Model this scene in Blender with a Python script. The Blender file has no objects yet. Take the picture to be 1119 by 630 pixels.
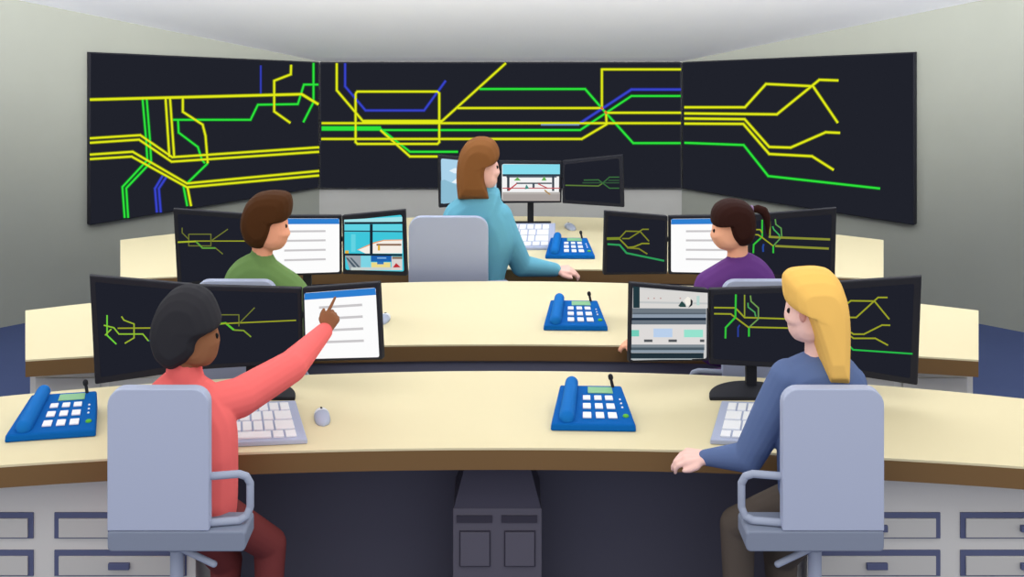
import bpy, bmesh, math
from mathutils import Vector, Matrix
from mathutils.bvhtree import BVHTree

# ------------------------------------------------------------------ camera, light, exposure
F = 1300.0                      # focal length in pixels of the 1119 x 630 frame
CX, HY = 548.5, -50.0           # principal column, horizon row
CZ = 2.545                      # eye height
sc = bpy.context.scene
COL = sc.collection
cam = bpy.data.cameras.new('camera')
cam.sensor_fit = 'HORIZONTAL'
cam.sensor_width = 36.0
cam.lens = F / 1119.0 * 36.0
cam.shift_x = (559.5 - CX) / 1119.0
cam.shift_y = -(315.0 - HY) / 1119.0
cam.clip_end = 100
camo = bpy.data.objects.new('camera', cam)
camo.location = (0, 0, CZ)
camo.rotation_euler = (math.pi / 2, 0, 0)
COL.objects.link(camo)
sc.camera = camo

WORLD_STRENGTH = 1.0
w = bpy.data.worlds.new('World')
sc.world = w
w.use_nodes = True
bg = w.node_tree.nodes['Background']
bg.inputs[0].default_value = (1.0, 0.985, 0.97, 1)
bg.inputs[1].default_value = WORLD_STRENGTH

sc.view_settings.view_transform = 'Standard'
sc.view_settings.look = 'None'
sc.view_settings.gamma = 1.0
sc.view_settings.exposure = 0.0
sc.view_settings.use_curve_mapping = False

# added fill light, no lamp seen: broad area light overhead near the camera
al = bpy.data.lights.new('ceiling_panel_light', 'AREA')
al.shape = 'RECTANGLE'
al.size = 5.0
al.size_y = 2.5
al.energy = 60
alo = bpy.data.objects.new('ceiling_panel_light', al)
alo.location = (0, 1.5, 5.2)
alo.rotation_euler = (math.radians(22), 0, 0)
COL.objects.link(alo)

# added strip light out of view above the middle row, brightening ceiling and walls
wl = bpy.data.lights.new('wall_washer_light', 'AREA')
wl.shape = 'RECTANGLE'
wl.size = 9.0
wl.size_y = 0.4
wl.energy = 330
wl.spread = math.radians(112)
wlo = bpy.data.objects.new('wall_washer_light', wl)
wlo.location = (0, 5.6, 2.5)
wlo.rotation_euler = (math.radians(112), 0, 0)
COL.objects.link(wlo)

# levels
Z1, Z2, Z3 = 0.75, 0.665, 0.58          # desk tops, near row to far row
FL1, FL2, FL3 = 0.05, -0.10, -0.24      # floor of each terrace

# ------------------------------------------------------------------ helpers
def lin(c):
    c /= 255.0
    return c / 12.92 if c <= 0.04045 else ((c + 0.055) / 1.055) ** 2.4

def rgb(h):
    h = h.lstrip('#')
    return tuple(lin(int(h[i:i + 2], 16)) for i in (0, 2, 4))

_mats = {}
def mat(name, h, rough=0.85, spec=0.15, noise=0.0, metal=0.0, k=1.0):
    if name in _mats:
        return _mats[name]
    m = bpy.data.materials.new(name)
    m.use_nodes = True
    b = m.node_tree.nodes['Principled BSDF']
    c = [min(0.96, v * k) for v in rgb(h)]
    b.inputs['Base Color'].default_value = (*c, 1)
    b.inputs['Roughness'].default_value = rough
    b.inputs['Specular IOR Level'].default_value = spec
    b.inputs['Metallic'].default_value = metal
    if noise:
        nt = m.node_tree
        tc = nt.nodes.new('ShaderNodeTexCoord')
        n = nt.nodes.new('ShaderNodeTexNoise')
        n.inputs['Scale'].default_value = 3.0
        n.inputs['Detail'].default_value = 5.0
        mx = nt.nodes.new('ShaderNodeMix')
        mx.data_type = 'RGBA'
        mx.inputs[6].default_value = (*[v * (1 - noise) for v in c], 1)
        mx.inputs[7].default_value = (*[min(0.96, v * (1 + noise)) for v in c], 1)
        nt.links.new(tc.outputs['Object'], n.inputs['Vector'])
        nt.links.new(n.outputs['Fac'], mx.inputs[0])
        nt.links.new(mx.outputs[2], b.inputs['Base Color'])
    _mats[name] = m
    return m

def emat(h):
    name = 'glow_' + h.lstrip('#')
    if name in _mats:
        return _mats[name]
    m = bpy.data.materials.new(name)
    m.use_nodes = True
    nt = m.node_tree
    nt.nodes.clear()
    e = nt.nodes.new('ShaderNodeEmission')
    e.inputs[0].default_value = (*rgb(h), 1)
    o = nt.nodes.new('ShaderNodeOutputMaterial')
    nt.links.new(e.outputs[0], o.inputs[0])
    _mats[name] = m
    return m

def W(px, py, d):
    return Vector(((px - CX) * d / F, d, CZ - (py - HY) * d / F))

def on_z(px, py, z):
    d = F * (CZ - z) / (py - HY)
    return W(px, py, d)

def ray(px, py):
    return Vector(((px - CX) / F, 1.0, -(py - HY) / F))

CAMP = Vector((0, 0, CZ))
def on_plane(px, py, P, n):
    r = ray(px, py)
    t = (P - CAMP).dot(n) / r.dot(n)
    return CAMP + r * t

def mesh_obj(name, verts, faces, m, parent=None, smooth=False, bevel=0.0, fm=None):
    me = bpy.data.meshes.new(name)
    me.from_pydata([tuple(v) for v in verts], [], faces)
    ms = m if isinstance(m, (list, tuple)) else [m]
    for x in ms:
        me.materials.append(x)
    if fm:
        for p, i in zip(me.polygons, fm):
            p.material_index = i
    bm = bmesh.new()
    bm.from_mesh(me)
    if not fm:
        bmesh.ops.recalc_face_normals(bm, faces=bm.faces)
    bm.to_mesh(me)
    bm.free()
    if smooth:
        for p in me.polygons:
            p.use_smooth = True
    o = bpy.data.objects.new(name, me)
    COL.objects.link(o)
    if bevel:
        b = o.modifiers.new('bevel', 'BEVEL')
        b.width = bevel
        b.segments = 3
        b.limit_method = 'ANGLE'
        b.angle_limit = math.radians(40)
    if parent:
        adopt(o, parent)
    return o

def root_of(o):
    M = Matrix.Translation(o.location)
    p = o
    while p.parent:
        p = p.parent
        M = Matrix.Translation(p.location)
    return M

def adopt(o, parent):
    """parent a mesh built in world coordinates; parts keep their own frame at the thing's base"""
    top = parent
    while top.parent:
        top = top.parent
    o.parent = parent
    if parent is top:
        o.matrix_parent_inverse = Matrix.Translation(-top.location)
    # sub-parts: the part itself sits at world zero, so no correction is needed

def thing(name, label, cat, loc=(0, 0, 0), group=None):
    o = bpy.data.objects.new(name, None)
    o.empty_display_size = 0.1
    o.location = loc
    COL.objects.link(o)
    tag(o, label, cat, group)
    return o

def tag(o, label, cat, group=None):
    o['label'] = label
    o['category'] = cat
    if group:
        o['group'] = group
    return o

def structure(o, label=None):
    o['kind'] = 'structure'
    if label:
        o['label'] = label
    return o

class MB:
    """collects closed shapes for one mesh"""
    def __init__(s):
        s.v, s.f = [], []
    def add(s, v, f):
        n = len(s.v)
        s.v += [Vector(x) for x in v]
        s.f += [[i + n for i in q] for q in f]
        return s
    def prism(s, pts, ext):
        n = len(pts)
        ext = Vector(ext)
        v = [Vector(p) for p in pts] + [Vector(p) + ext for p in pts]
        f = [list(range(n)), list(range(2 * n - 1, n - 1, -1))]
        f += [[i, (i + 1) % n, n + (i + 1) % n, n + i] for i in range(n)]
        return s.add(v, f)
    def box(s, x0, x1, y0, y1, z0, z1):
        return s.prism([(x0, y0, z0), (x1, y0, z0), (x1, y0, z1), (x0, y0, z1)], (0, y1 - y0, 0))
    def frustum(s, a, b):
        n = len(a)
        f = [list(range(n)), list(range(2 * n - 1, n - 1, -1))]
        f += [[i, (i + 1) % n, n + (i + 1) % n, n + i] for i in range(n)]
        return s.add(list(a) + list(b), f)
    def cap(s, p0, r0, p1, r1, seg=14, hs=5):
        p0, p1 = Vector(p0), Vector(p1)
        ax = p1 - p0
        L = ax.length
        if L < 1e-6:
            ax = Vector((0, 0, 1))
        ax.normalize()
        u = ax.orthogonal().normalized()
        t = ax.cross(u)
        rings = []
        for i in range(1, hs + 1):
            a = -math.pi / 2 + math.pi / 2 * i / hs
            rings.append((p0 + ax * r0 * math.sin(a), r0 * math.cos(a)))
        for i in range(0, hs):
            a = math.pi / 2 * i / hs
            rings.append((p1 + ax * r1 * math.sin(a), r1 * math.cos(a)))
        v = [p0 - ax * r0]
        for c, r in rings:
            for k in range(seg):
                q = 2 * math.pi * k / seg
                v.append(c + (u * math.cos(q) + t * math.sin(q)) * r)
        v.append(p1 + ax * r1)
        f = []
        for k in range(seg):
            f.append([0, 1 + (k + 1) % seg, 1 + k])
        for i in range(len(rings) - 1):
            for k in range(seg):
                a = 1 + i * seg
                f.append([a + k, a + (k + 1) % seg, a + seg + (k + 1) % seg, a + seg + k])
        e = len(v) - 1
        a = 1 + (len(rings) - 1) * seg
        for k in range(seg):
            f.append([e, a + k, a + (k + 1) % seg])
        return s.add(v, f)
    def ell(s, c, rx, ry, rz, seg=20, rn=12):
        c = Vector(c)
        v = [c + Vector((0, 0, -rz))]
        for i in range(1, rn):
            a = -math.pi / 2 + math.pi * i / rn
            for k in range(seg):
                q = 2 * math.pi * k / seg
                v.append(c + Vector((rx * math.cos(a) * math.cos(q), ry * math.cos(a) * math.sin(q), rz * math.sin(a))))
        v.append(c + Vector((0, 0, rz)))
        f = [[0, 1 + (k + 1) % seg, 1 + k] for k in range(seg)]
        for i in range(rn - 2):
            a = 1 + i * seg
            f += [[a + k, a + (k + 1) % seg, a + seg + (k + 1) % seg, a + seg + k] for k in range(seg)]
        a = 1 + (rn - 2) * seg
        e = len(v) - 1
        f += [[e, a + k, a + (k + 1) % seg] for k in range(seg)]
        return s.add(v, f)
    def cyl(s, p0, p1, r0, r1=None, seg=24):
        p0, p1 = Vector(p0), Vector(p1)
        r1 = r0 if r1 is None else r1
        ax = (p1 - p0).normalized()
        u = ax.orthogonal().normalized()
        t = ax.cross(u)
        A = [p0 + (u * math.cos(2 * math.pi * k / seg) + t * math.sin(2 * math.pi * k / seg)) * r0 for k in range(seg)]
        B = [p1 + (u * math.cos(2 * math.pi * k / seg) + t * math.sin(2 * math.pi * k / seg)) * r1 for k in range(seg)]
        return s.frustum(A, B)
    def tube(s, pts, r):
        for a, b in zip(pts[:-1], pts[1:]):
            s.cap(a, r, b, r, 12, 4)
        return s
    def inflate(s, poly, d, T, p=0.55, n=9, cut=None):
        """closed volume whose outline seen from the front is the given pixel outline; depth half-thickness T"""
        pts = [W(x, y, d) for x, y in smooth_poly(poly)]
        m = len(pts)
        # area centroid
        A = cx = cz = 0.0
        for i in range(m):
            a, b = pts[i], pts[(i + 1) % m]
            k = a.x * b.z - b.x * a.z
            A += k; cx += (a.x + b.x) * k; cz += (a.z + b.z) * k
        C = Vector((cx / (3 * A), d, cz / (3 * A)))
        v = [C + Vector((0, -T, 0))]
        f = []
        for i in range(1, n):
            a = -math.pi / 2 + math.pi * i / n
            sca = math.cos(a) ** p
            for q in pts:
                x = C + (q - C) * sca
                v.append(Vector((x.x, d + T * math.sin(a), x.z)))
        v.append(C + Vector((0, T, 0)))
        f += [[0, 1 + (k + 1) % m, 1 + k] for k in range(m)]
        for i in range(n - 2):
            a = 1 + i * m
            f += [[a + k, a + (k + 1) % m, a + m + (k + 1) % m, a + m + k] for k in range(m)]
        a = 1 + (n - 2) * m
        e = len(v) - 1
        f += [[e, a + k, a + (k + 1) % m] for k in range(m)]
        return s.add(v, f)
    def build(s, name, m, parent=None, smooth=False, bevel=0.0):
        return mesh_obj(name, s.v, s.f, m, parent, smooth, bevel)
    def blob(s, name, m, parent=None, voxel=0.006, smooth=4):
        """all shapes fused into one continuous skin"""
        o = mesh_obj('tmp', s.v, s.f, m)
        r = o.modifiers.new('r', 'REMESH')
        r.mode = 'VOXEL'
        r.voxel_size = voxel
        r.use_smooth_shade = True
        if smooth:
            k = o.modifiers.new('s', 'SMOOTH')
            k.iterations = smooth
            k.factor = 0.5
        dg = bpy.context.evaluated_depsgraph_get()
        me = bpy.data.meshes.new_from_object(o.evaluated_get(dg), depsgraph=dg)
        bpy.data.objects.remove(o)
        me.name = name
        me.materials.clear()
        me.materials.append(m)
        for p in me.polygons:
            p.use_smooth = True
        ob = bpy.data.objects.new(name, me)
        COL.objects.link(ob)
        if parent:
            adopt(ob, parent)
        return ob

def smooth_poly(poly, it=2):
    """corner cutting that keeps the outline close to its points"""
    P = [Vector((x, y, 0)) for x, y in poly]
    for _ in range(it):
        Q = []
        n = len(P)
        for i in range(n):
            a, b = P[i], P[(i + 1) % n]
            Q.append(a + (b - a) * 0.2)
            Q.append(a + (b - a) * 0.8)
        P = Q
    return [(p.x, p.y) for p in P]

def rrect(x0, x1, z0, z1, r, y, seg=6, rb=None):
    """rounded rectangle in the XZ plane"""
    rb = r if rb is None else rb
    out = []
    for cx, cz, a0, rr in ((x1, z0, -90, rb), (x1, z1, 0, r), (x0, z1, 90, r), (x0, z0, 180, rb)):
        sx = -1 if cx == x1 else 1
        sz = 1 if cz == z0 else -1
        for i in range(seg + 1):
            a = math.radians(a0 + 90 * i / seg)
            out.append(Vector((cx + sx * rr + rr * math.cos(a), y, cz + sz * rr + rr * math.sin(a))))
    return out

# ------------------------------------------------------------------ materials
M_wall_back = mat('paint_light_grey', '#b6b6b2', noise=0.03)
M_wall_side = mat('paint_green_grey', '#9b9e95', noise=0.04)
M_ceil = mat('ceiling_white', '#f1f3ff', noise=0.02)
M_floor = mat('carpet_navy', '#465278', noise=0.05, rough=1.0)
M_cream = mat('desk_laminate_cream', '#e5dab4', rough=0.8)
M_edge = mat('desk_edge_brown', '#7d6140', noise=0.04)
M_navy = mat('panel_navy', '#5a5a6c')
M_navy2 = mat('panel_slate', '#6f7186')
M_cab = mat('cabinet_grey', '#dcdbd8')
M_cabface = mat('drawer_face', '#cdccc9')
M_cabline = mat('drawer_recess_navy', '#5f6688')
M_ped = mat('pedestal_grey', '#615f6d')
M_neck = mat('pedestal_dark', '#494858')
M_slot = mat('slot_dark', '#3e3c4a')
M_chair = mat('chair_blue_grey', '#b2bbd4')
M_seat = mat('chair_seat_grey', '#868fa3')
M_arm = mat('chair_arm_grey', '#a4adc2')
M_black = mat('black_plastic', '#24252b', rough=0.6)
M_bezel = mat('bezel_black', '#23242c', rough=0.6)
M_phone = mat('phone_blue', '#0a60b0', rough=0.8, spec=0.08)
M_handset = mat('handset_blue', '#146fc0', rough=0.7, spec=0.1)
M_key = mat('key_white', '#f4f6fa')
M_kb = mat('keyboard_grey_blue', '#b3bcd6')
M_green = mat('button_green', '#63b944')
M_mouse = mat('mouse_grey', '#b4bdd3')
M_mouse2 = mat('mouse_light', '#eceff6')

# ------------------------------------------------------------------ the room
YB = 10.6
TX = 1.2277                               # how fast the side walls spread towards the viewer
XL, XR = W(349, 67, YB).x, W(745, 67, YB).x
YF = 6.2                                  # side walls and ceiling are built as far as the picture could see
def ceil_z(y):
    return 1.591 + 0.371 * (YB - y)

b = MB().box(XL - 0.4, XR + 0.4, YB, YB + 0.15, FL3 - 0.2, 1.75)
structure(b.build('wall_back', M_wall_back))
for side, x0, sg in (('left', XL, -1), ('right', XR, 1)):
    b = MB()
    xe = x0 + sg * TX * (YB - YF)
    z0, z1 = FL3 - 0.2, ceil_z(YF) + 0.1
    q = [Vector((x0, YB, z0)), Vector((xe, YF, z0)), Vector((xe, YF, ceil_z(YF) + 0.05)), Vector((x0, YB, ceil_z(YB) + 0.05))]
    nrm = Vector((sg * 1.0, TX, 0)).normalized() * 0.12
    b.prism(q, nrm)
    structure(b.build('wall_' + side, M_wall_side))
b = MB()
q = [Vector((-8, YB + 0.2, ceil_z(YB + 0.2))), Vector((8, YB + 0.2, ceil_z(YB + 0.2))), Vector((8, YF + 0.6, ceil_z(YF + 0.6))), Vector((-8, YF + 0.6, ceil_z(YF + 0.6)))]
b.prism(q, (0, 0.05, 0.12))
structure(b.build('ceiling', M_ceil))
# terraced floor, one body stepping down towards the wall screens
b = MB()
prof = [(1.0, FL1), (5.20, FL1), (5.20, FL2), (7.05, FL2), (7.05, FL3), (YB + 0.1, FL3), (YB + 0.1, -0.6), (1.0, -0.6)]
b.prism([Vector((-7.5, y, z)) for y, z in prof], (15, 0, 0))
structure(b.build('floor', M_floor))

# ------------------------------------------------------------------ glowing pictures on screens
class Picture:
    """flat coloured shapes lying on a screen; every layer a hair further out"""
    def __init__(s, P, n, step):
        s.P, s.n, s.step = P, n, step
        s.v, s.f, s.m, s.mats, s.layer = [], [], [], [], 0
    def mi(s, h):
        if h not in s.mats:
            s.mats.append(h)
        return s.mats.index(h)
    def poly(s, pts, h, layer=None):
        if layer is None:
            s.layer += 1
            layer = s.layer
        P = s.P + s.n * s.step * layer
        k = len(s.v)
        s.v += [on_plane(x, y, P, s.n) for x, y in pts]
        s.f.append(list(range(k, k + len(pts))))
        s.m.append(s.mi(h))
    def line(s, pts, h, wd, layer, closed=False):
        pts = [Vector((a, b_, 0)) for a, b_ in pts]
        if closed:
            pts.append(pts[0])
        for i, (a, c) in enumerate(zip(pts[:-1], pts[1:])):
            t = (c - a)
            if t.length < 1e-6:
                continue
            t.normalize()
            n = Vector((-t.y, t.x, 0)) * wd * 0.5
            e0 = t * wd * (0.3 if (i > 0 or closed) else 0)
            e1 = t * wd * (0.3 if (i < len(pts) - 2 or closed) else 0)
            q = [a - e0 + n, c + e1 + n, c + e1 - n, a - e0 - n]
            s.poly([(p.x, p.y) for p in q], h, layer)
    def disc(s, x, y, r, h, layer):
        s.poly([(x + r * math.cos(k * math.pi / 6), y + r * math.sin(k * math.pi / 6)) for k in range(12)], h, layer)
    def build(s, name, parent):
        return mesh_obj(name, s.v, s.f, [emat(h) for h in s.mats], parent, fm=s.m)

def C_(o, k, pts):
    return [(o[0] + x / k, o[1] + y / k) for x, y in pts]

YEL, GRN, BLU = '#e2ea1c', '#2fe23c', '#3844c8'
HY_, HG_, HB_ = '#747c14', '#166a24', '#232a70'
LAY = {'b': 4, 'g': 5, 'y': 6, 'o': 7}
COLR = {'y': (YEL, HY_), 'g': (GRN, HG_), 'b': (BLU, HB_)}

def quad_plane(c, dl, dr):
    """vertical plane through two upright edges at given depths"""
    a = W(c[0][0], c[0][1], dl)
    b_ = W(c[1][0], c[1][1], dr)
    t = Vector((b_.x - a.x, b_.y - a.y, 0)).normalized()
    n = Vector((t.y, -t.x, 0))
    if n.y > 0:
        n = -n
    return a, n

def inset(c, l, t, r, b_):
    (x0, y0), (x1, y1), (x2, y2), (x3, y3) = c
    return [(x0 + l, y0 + t), (x1 - r, y1 + t), (x2 - r, y2 - b_), (x3 + l, y3 - b_)]

def wall_screen(label, c, P, n, lines, thick=0.06):
    ctr = on_plane(sum(x for x, y in c) / 4, sum(y for x, y in c) / 4, P, n)
    t = thing('video_wall_screen', label, 'screen', ctr - n * thick, 'big rail map screens on the walls')
    q = [on_plane(x, y, P, n) for x, y in c]
    MB().prism(q, -n * thick).build('housing', M_bezel, t, bevel=0.004)
    pic = Picture(P, n, 0.0012)
    pic.poly(inset(c, 1.2, 1.2, 1.2, 1.2), '#20222b', 1)
    for kind, pts, wd in lines:
        core, halo = COLR.get(kind, (kind, '#20222b'))
        pic.line(pts, halo, wd * 0.8 + 1.8, 2 if kind != 'y' else 3)
        pic.line(pts, core, wd * 0.8, LAY.get(kind, 7))
    pic.build('screen', t)
    return t

# left wall screen
P1, k1 = (80, 40), 2.864
L = []
def l1(kind, pts, wd=2.6):
    L.append((kind, C_(P1, k1, pts), wd))
l1('y', [(52, 197), (715, 180), (768, 212)], 3)
for pts in ([(52, 318), (210, 308), (310, 377), (770, 346)], [(52, 332), (206, 322), (308, 391), (770, 360)],
            [(52, 369), (186, 360), (356, 459), (770, 420)], [(52, 383), (183, 375), (356, 471), (770, 434)],
            [(289, 192), (301, 376)], [(303, 192), (316, 376)], [(343, 192), (343, 235), (405, 275), (414, 310), (421, 396)],
            [(357, 468), (369, 530)], [(682, 88), (681, 118), (629, 138), (629, 234), (680, 270)]):
    l1('y', pts, 2.4)
for pts in ([(217, 195), (228, 320), (232, 386), (154, 470), (161, 567)], [(230, 195), (240, 320), (244, 392), (166, 474), (172, 567)],
            [(421, 396), (358, 457)], [(345, 468), (357, 530)], [(752, 82), (752, 205), (720, 268)],
            [(312, 260), (555, 260), (578, 213), (703, 211), (722, 150), (768, 150)], [(328, 262), (330, 300), (390, 345), (403, 385), (412, 396)]):
    l1('g', pts, 2.4)
for pts in ([(280, 435), (256, 475), (262, 550)], [(291, 440), (268, 475), (274, 550)], [(587, 90), (587, 178)]):
    l1('b', pts, 2.6 if len(pts) > 2 else 1.4)
nL = Vector((1.0, -TX, 0)).normalized()
PLc = Vector((XL, YB, 0)) + nL * 0.07
wall_screen('tall black rail map screen on the left wall, with blue and green lines hanging down',
            [(98, 57), (348.6, 68), (348.6, 205), (98, 246)], PLc, nL, L)
# centre
L = []
def l2(o, kind, pts, wd=2.4):
    L.append((kind, C_((o, 50), 3.5, pts), wd))
A, B_ = 340, 540
l2(A, 'y', [(98, 66), (98, 170), (200, 290)])
l2(A, 'y', [(195, 290), (500, 290)], 4.6)
l2(A, 'y', [(498, 290), (745, 66)])
L.append(('y', [(340 + 40 / 3.5, 134.5), (744, 134.5)], 2.4))
l2(A, 'b', [(130, 66), (130, 155), (208, 247), (432, 247), (515, 133)])
l2(A, 'y', [(170, 182), (177, 175), (483, 175), (490, 182), (490, 368), (483, 375), (177, 375), (170, 368), (170, 182)])
l2(A, 'g', [(40, 316), (267, 316)], 5.6)
l2(A, 'g', [(262, 314), (378, 405), (562, 405)])
l2(A, 'y', [(265, 322), (378, 423), (490, 423)])
L.append(('g', [(416, 142), (634, 142), (690, 104.8), (744, 104.8)], 2.4))
L.append(('y', [(351, 151.7), (635.7, 151.7), (662.8, 135.7), (662.3, 123)], 2.4))
l2(B_, 'y', [(715, 90), (412, 90), (412, 236)])
L.append(('g', [(524, 97.2), (639.4, 97.2), (661, 122), (692, 156.3), (744, 156.3)], 2.6))
L.append(('y', [(500, 118), (657.7, 118)], 2.4))
l2(B_, 'y', [(425, 256), (715, 256)])
l2(B_, 'b', [(325, 298), (525, 167), (715, 167)], 2.8)
L.append(('#6d8fb4', [(591, 136.3), (633, 136.3)], 2.2))
L.append(('#e08030', [(656.6, 116.5), (658.8, 119.5)], 3.4))
L.append(('#e08030', [(660.9, 121.5), (663.2, 124.4)], 3.4))
wall_screen('wide black rail map screen across the back wall, behind the woman in teal',
            [(349.4, 68), (744.6, 68), (744.6, 205.5), (349.4, 205.5)], Vector((0, YB - 0.08, 0)), Vector((0, -1, 0)), L)
# right
L = []
P4, k4 = (740, 40), 2.864
def l4(kind, pts, wd=2.6):
    L.append((kind, C_(P4, k4, pts), wd))
l4('y', [(22, 221), (212, 221), (278, 148), (425, 155), (503, 270)])
l4('y', [(22, 240), (312, 243), (445, 135), (505, 137)])
l4('y', [(22, 256), (211, 258), (288, 345), (355, 347), (465, 299), (510, 301)])
l4('y', [(22, 272), (207, 273), (288, 367), (422, 374), (490, 417)])
l4('g', [(22, 332), (208, 339), (285, 436), (635, 475)])
nR = Vector((-1.0, -TX, 0)).normalized()
PRc = Vector((XR, YB, 0)) + nR * 0.07
wall_screen('tall black rail map screen on the right wall, mostly yellow forked lines',
            [(745.4, 68), (999, 57), (999, 246), (745.4, 206)], PRc, nR, L)

# ------------------------------------------------------------------ desks
def parab(y0, y1, xe, n=25):
    xs = [CX + xe * (-1 + 2 * i / (n - 1)) for i in range(n)]
    return [(x, y0 + (y1 - y0) * ((x - CX) / xe) ** 2) for x in xs]

def make_desk(label, z, front, back, fl, panel_y, th=0.08, half=None):
    fpts = [on_z(x, y, z) for x, y in front]
    bpts = [on_z(x, y, z) for x, y in back]
    t = thing('control_desk', label, 'desk', (0, fpts[len(fpts) // 2].y, fl), 'curved control desks')
    outl = fpts + bpts[::-1]
    MB().prism([p + Vector((0, 0, -0.008)) for p in outl], (0, 0, 0.008)).build('desktop', M_cream, t)
    MB().prism([p + Vector((0, 0, -th)) for p in outl], (0, 0, th - 0.0085)).build('front_edge', M_edge, t)
    x0, x1 = fpts[0].x + 0.08, fpts[-1].x - 0.08
    if half:
        x0, x1 = -half, half
    if panel_y is None:             # follows the curve of the front edge
        p = [q for q in fpts if x0 <= q.x <= x1]
        pl = [Vector((q.x, q.y + 0.02, fl)) for q in p] + [Vector((q.x, q.y + 0.05, fl)) for q in p[::-1]]
        MB().prism(pl, (0, 0, z - th - fl)).build('modesty_panel', M_navy2, t)
    else:
        MB().box(x0, x1, panel_y, panel_y + 0.03, fl, z - th).build('modesty_panel', M_navy, t)
    return t

XE1, XE2, XE3 = 640.0, 520.8, 417.0
make_desk('nearest long curved desk, cream top with brown edge, wider than the picture', Z1,
          parab(489, 489 + 19 * (XE1 / 548) ** 2, XE1), parab(405, 405 + 28 * (XE1 / 548) ** 2, XE1), FL1, 4.74, half=1.10)
make_desk('middle curved cream desk in front of the man in green and the woman in purple', Z2,
          parab(376, 393, XE2), parab(307, 339, XE2), FL2, None, half=1.515)
make_desk('farthest curved cream desk in front of the woman in teal', Z3,
          parab(293.5, 305, XE3), parab(236, 262, XE3), FL3, 7.85)

# drawer cabinets under the desk ends
def cabinet(label, x0, x1, y0, y1, z0, z1, drawers, group):
    t = thing('drawer_cabinet', label, 'cabinet', ((x0 + x1) / 2, (y0 + y1) / 2, z0), group)
    MB().box(x0, x1, y0, y1, z0, z1).build('body', M_cab, t, bevel=0.003)
    for (ax, bx, az, bz, side) in drawers:
        f = MB().box(ax, bx, y0 - 0.006, y0 - 0.0005, az, bz).build('drawer', M_cabline, t)  # raised navy plate, its wider top and side edges paint the recess shade
        e = 0.018
        fx0, fx1 = (ax + (e if side < 0 else 0.006), bx - (e if side > 0 else 0.006))
        MB().box(fx0, fx1, y0 - 0.014, y0 - 0.0061, az + 0.006, bz - 0.019).build('drawer_front', M_cabface, f, bevel=0.002)
        mx = (ax + bx) / 2
        MB().box(mx - 0.038, mx + 0.038, y0 - 0.028, y0 - 0.0141, (az + bz) / 2 - 0.015, (az + bz) / 2 + 0.008).build('handle', M_cabline, f, bevel=0.002)
    return t

def px_rect(x0, x1, y0, y1, d):
    a, b_ = W(x0, y1, d), W(x1, y0, d)
    return a.x, b_.x, a.z, b_.z
DC = 4.32
def drows(cols):
    out = []
    for x0, x1, s in cols:
        for y0, y1 in ((559, 587), (600, 628), (641, 669)):
            a = px_rect(x0, x1, y0, y1, DC)
            out.append((*a, s))
    return out
cx0, cx1 = W(-110, 0, DC).x, W(214, 0, DC).x
cabinet('light grey drawer cabinet under the near desk, behind the chair of the person in red', cx0, cx1, DC, 4.82, FL1, Z1 - 0.081,
        drows([(-102, 37, 1), (60, 204, -1)]), 'drawer cabinets under the near desk')
cx0, cx1 = W(882, 0, DC).x, W(1207, 0, DC).x
cabinet('light grey drawer cabinet under the near desk, right behind the blonde woman', cx0, cx1, DC, 4.82, FL1, Z1 - 0.081,
        drows([(886, 1027, 1), (1049, 1199, -1)]), 'drawer cabinets under the near desk')
DC2 = 5.62
for lab, a, b_ in (('plain grey cabinet under the left end of the middle desk', 29, 195), ('plain grey cabinet under the right end of the middle desk', 901, 1067)):
    x0, x1 = (a - CX) * DC2 / F, (b_ - CX) * DC2 / F
    y = 5.66
    t = thing('side_cabinet', lab, 'cabinet', ((x0 + x1) / 2, 5.9, FL2), 'cabinets under the middle desk')
    MB().box(x0, x1, y, 6.18, FL2, Z2 - 0.081).build('body', M_cab, t, bevel=0.003)
    m = (x0 + x1) / 2
    for xa, xb in ((x0 + 0.03, m - 0.02), (m + 0.02, x1 - 0.03)):
        f = MB().box(xa, xb, y - 0.012, y - 0.0005, FL2 + 0.06, Z2 - 0.13).build('door', M_cabface, t, bevel=0.003)
        MB().box((xa + xb) / 2 - 0.05, (xa + xb) / 2 + 0.05, y - 0.026, y - 0.0121, Z2 - 0.21, Z2 - 0.19).build('handle', M_cabline, f)

# central pedestal under the near desk
DP = 4.45
t = thing('pedestal_cabinet', 'dark grey pedestal cabinet with two doors under the middle of near desk', 'cabinet', (W(543.5, 0, DP).x, DP + 0.15, FL1))
x0, x1, z0, z1 = px_rect(495, 592, 555.5, 630, DP)
MB().box(x0, x1, DP, DP + 0.28, FL1, z1).build('body', M_ped, t, bevel=0.003)
zt = Z1 - 0.081
k = (zt - z1) / (W(0, 515, DP).z - z1) * 13 * DP / F * 0.9
MB().frustum([(x0 + .003, DP + .002, z1), (x1 - .003, DP + .002, z1), (x1 - .003, DP + .27, z1), (x0 + .003, DP + .27, z1)],
             [(x0 + k, DP + .03, zt), (x1 - k, DP + .03, zt), (x1 - k, DP + .25, zt), (x0 + k, DP + .25, zt)]).build('neck', M_neck, t)
for ax, bx in ((499, 538), (548, 587)):
    a = px_rect(ax, bx, 562.5, 570, DP)
    MB().box(a[0], a[1], DP - 0.005, DP - 0.0003, a[2], a[3]).build('vent_slot', M_slot, t)
    a = px_rect(ax + 3, bx - 2, 579, 618, DP)
    dd = MB().box(a[0], a[1], DP - 0.004, DP - 0.0003, a[2], a[3]).build('door', M_slot, t)
    MB().box(a[0] + .004, a[1] - .004, DP - 0.010, DP - 0.0041, a[2] + .004, a[3] - .004).build('door_panel', M_ped, dd, bevel=0.002)

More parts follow.
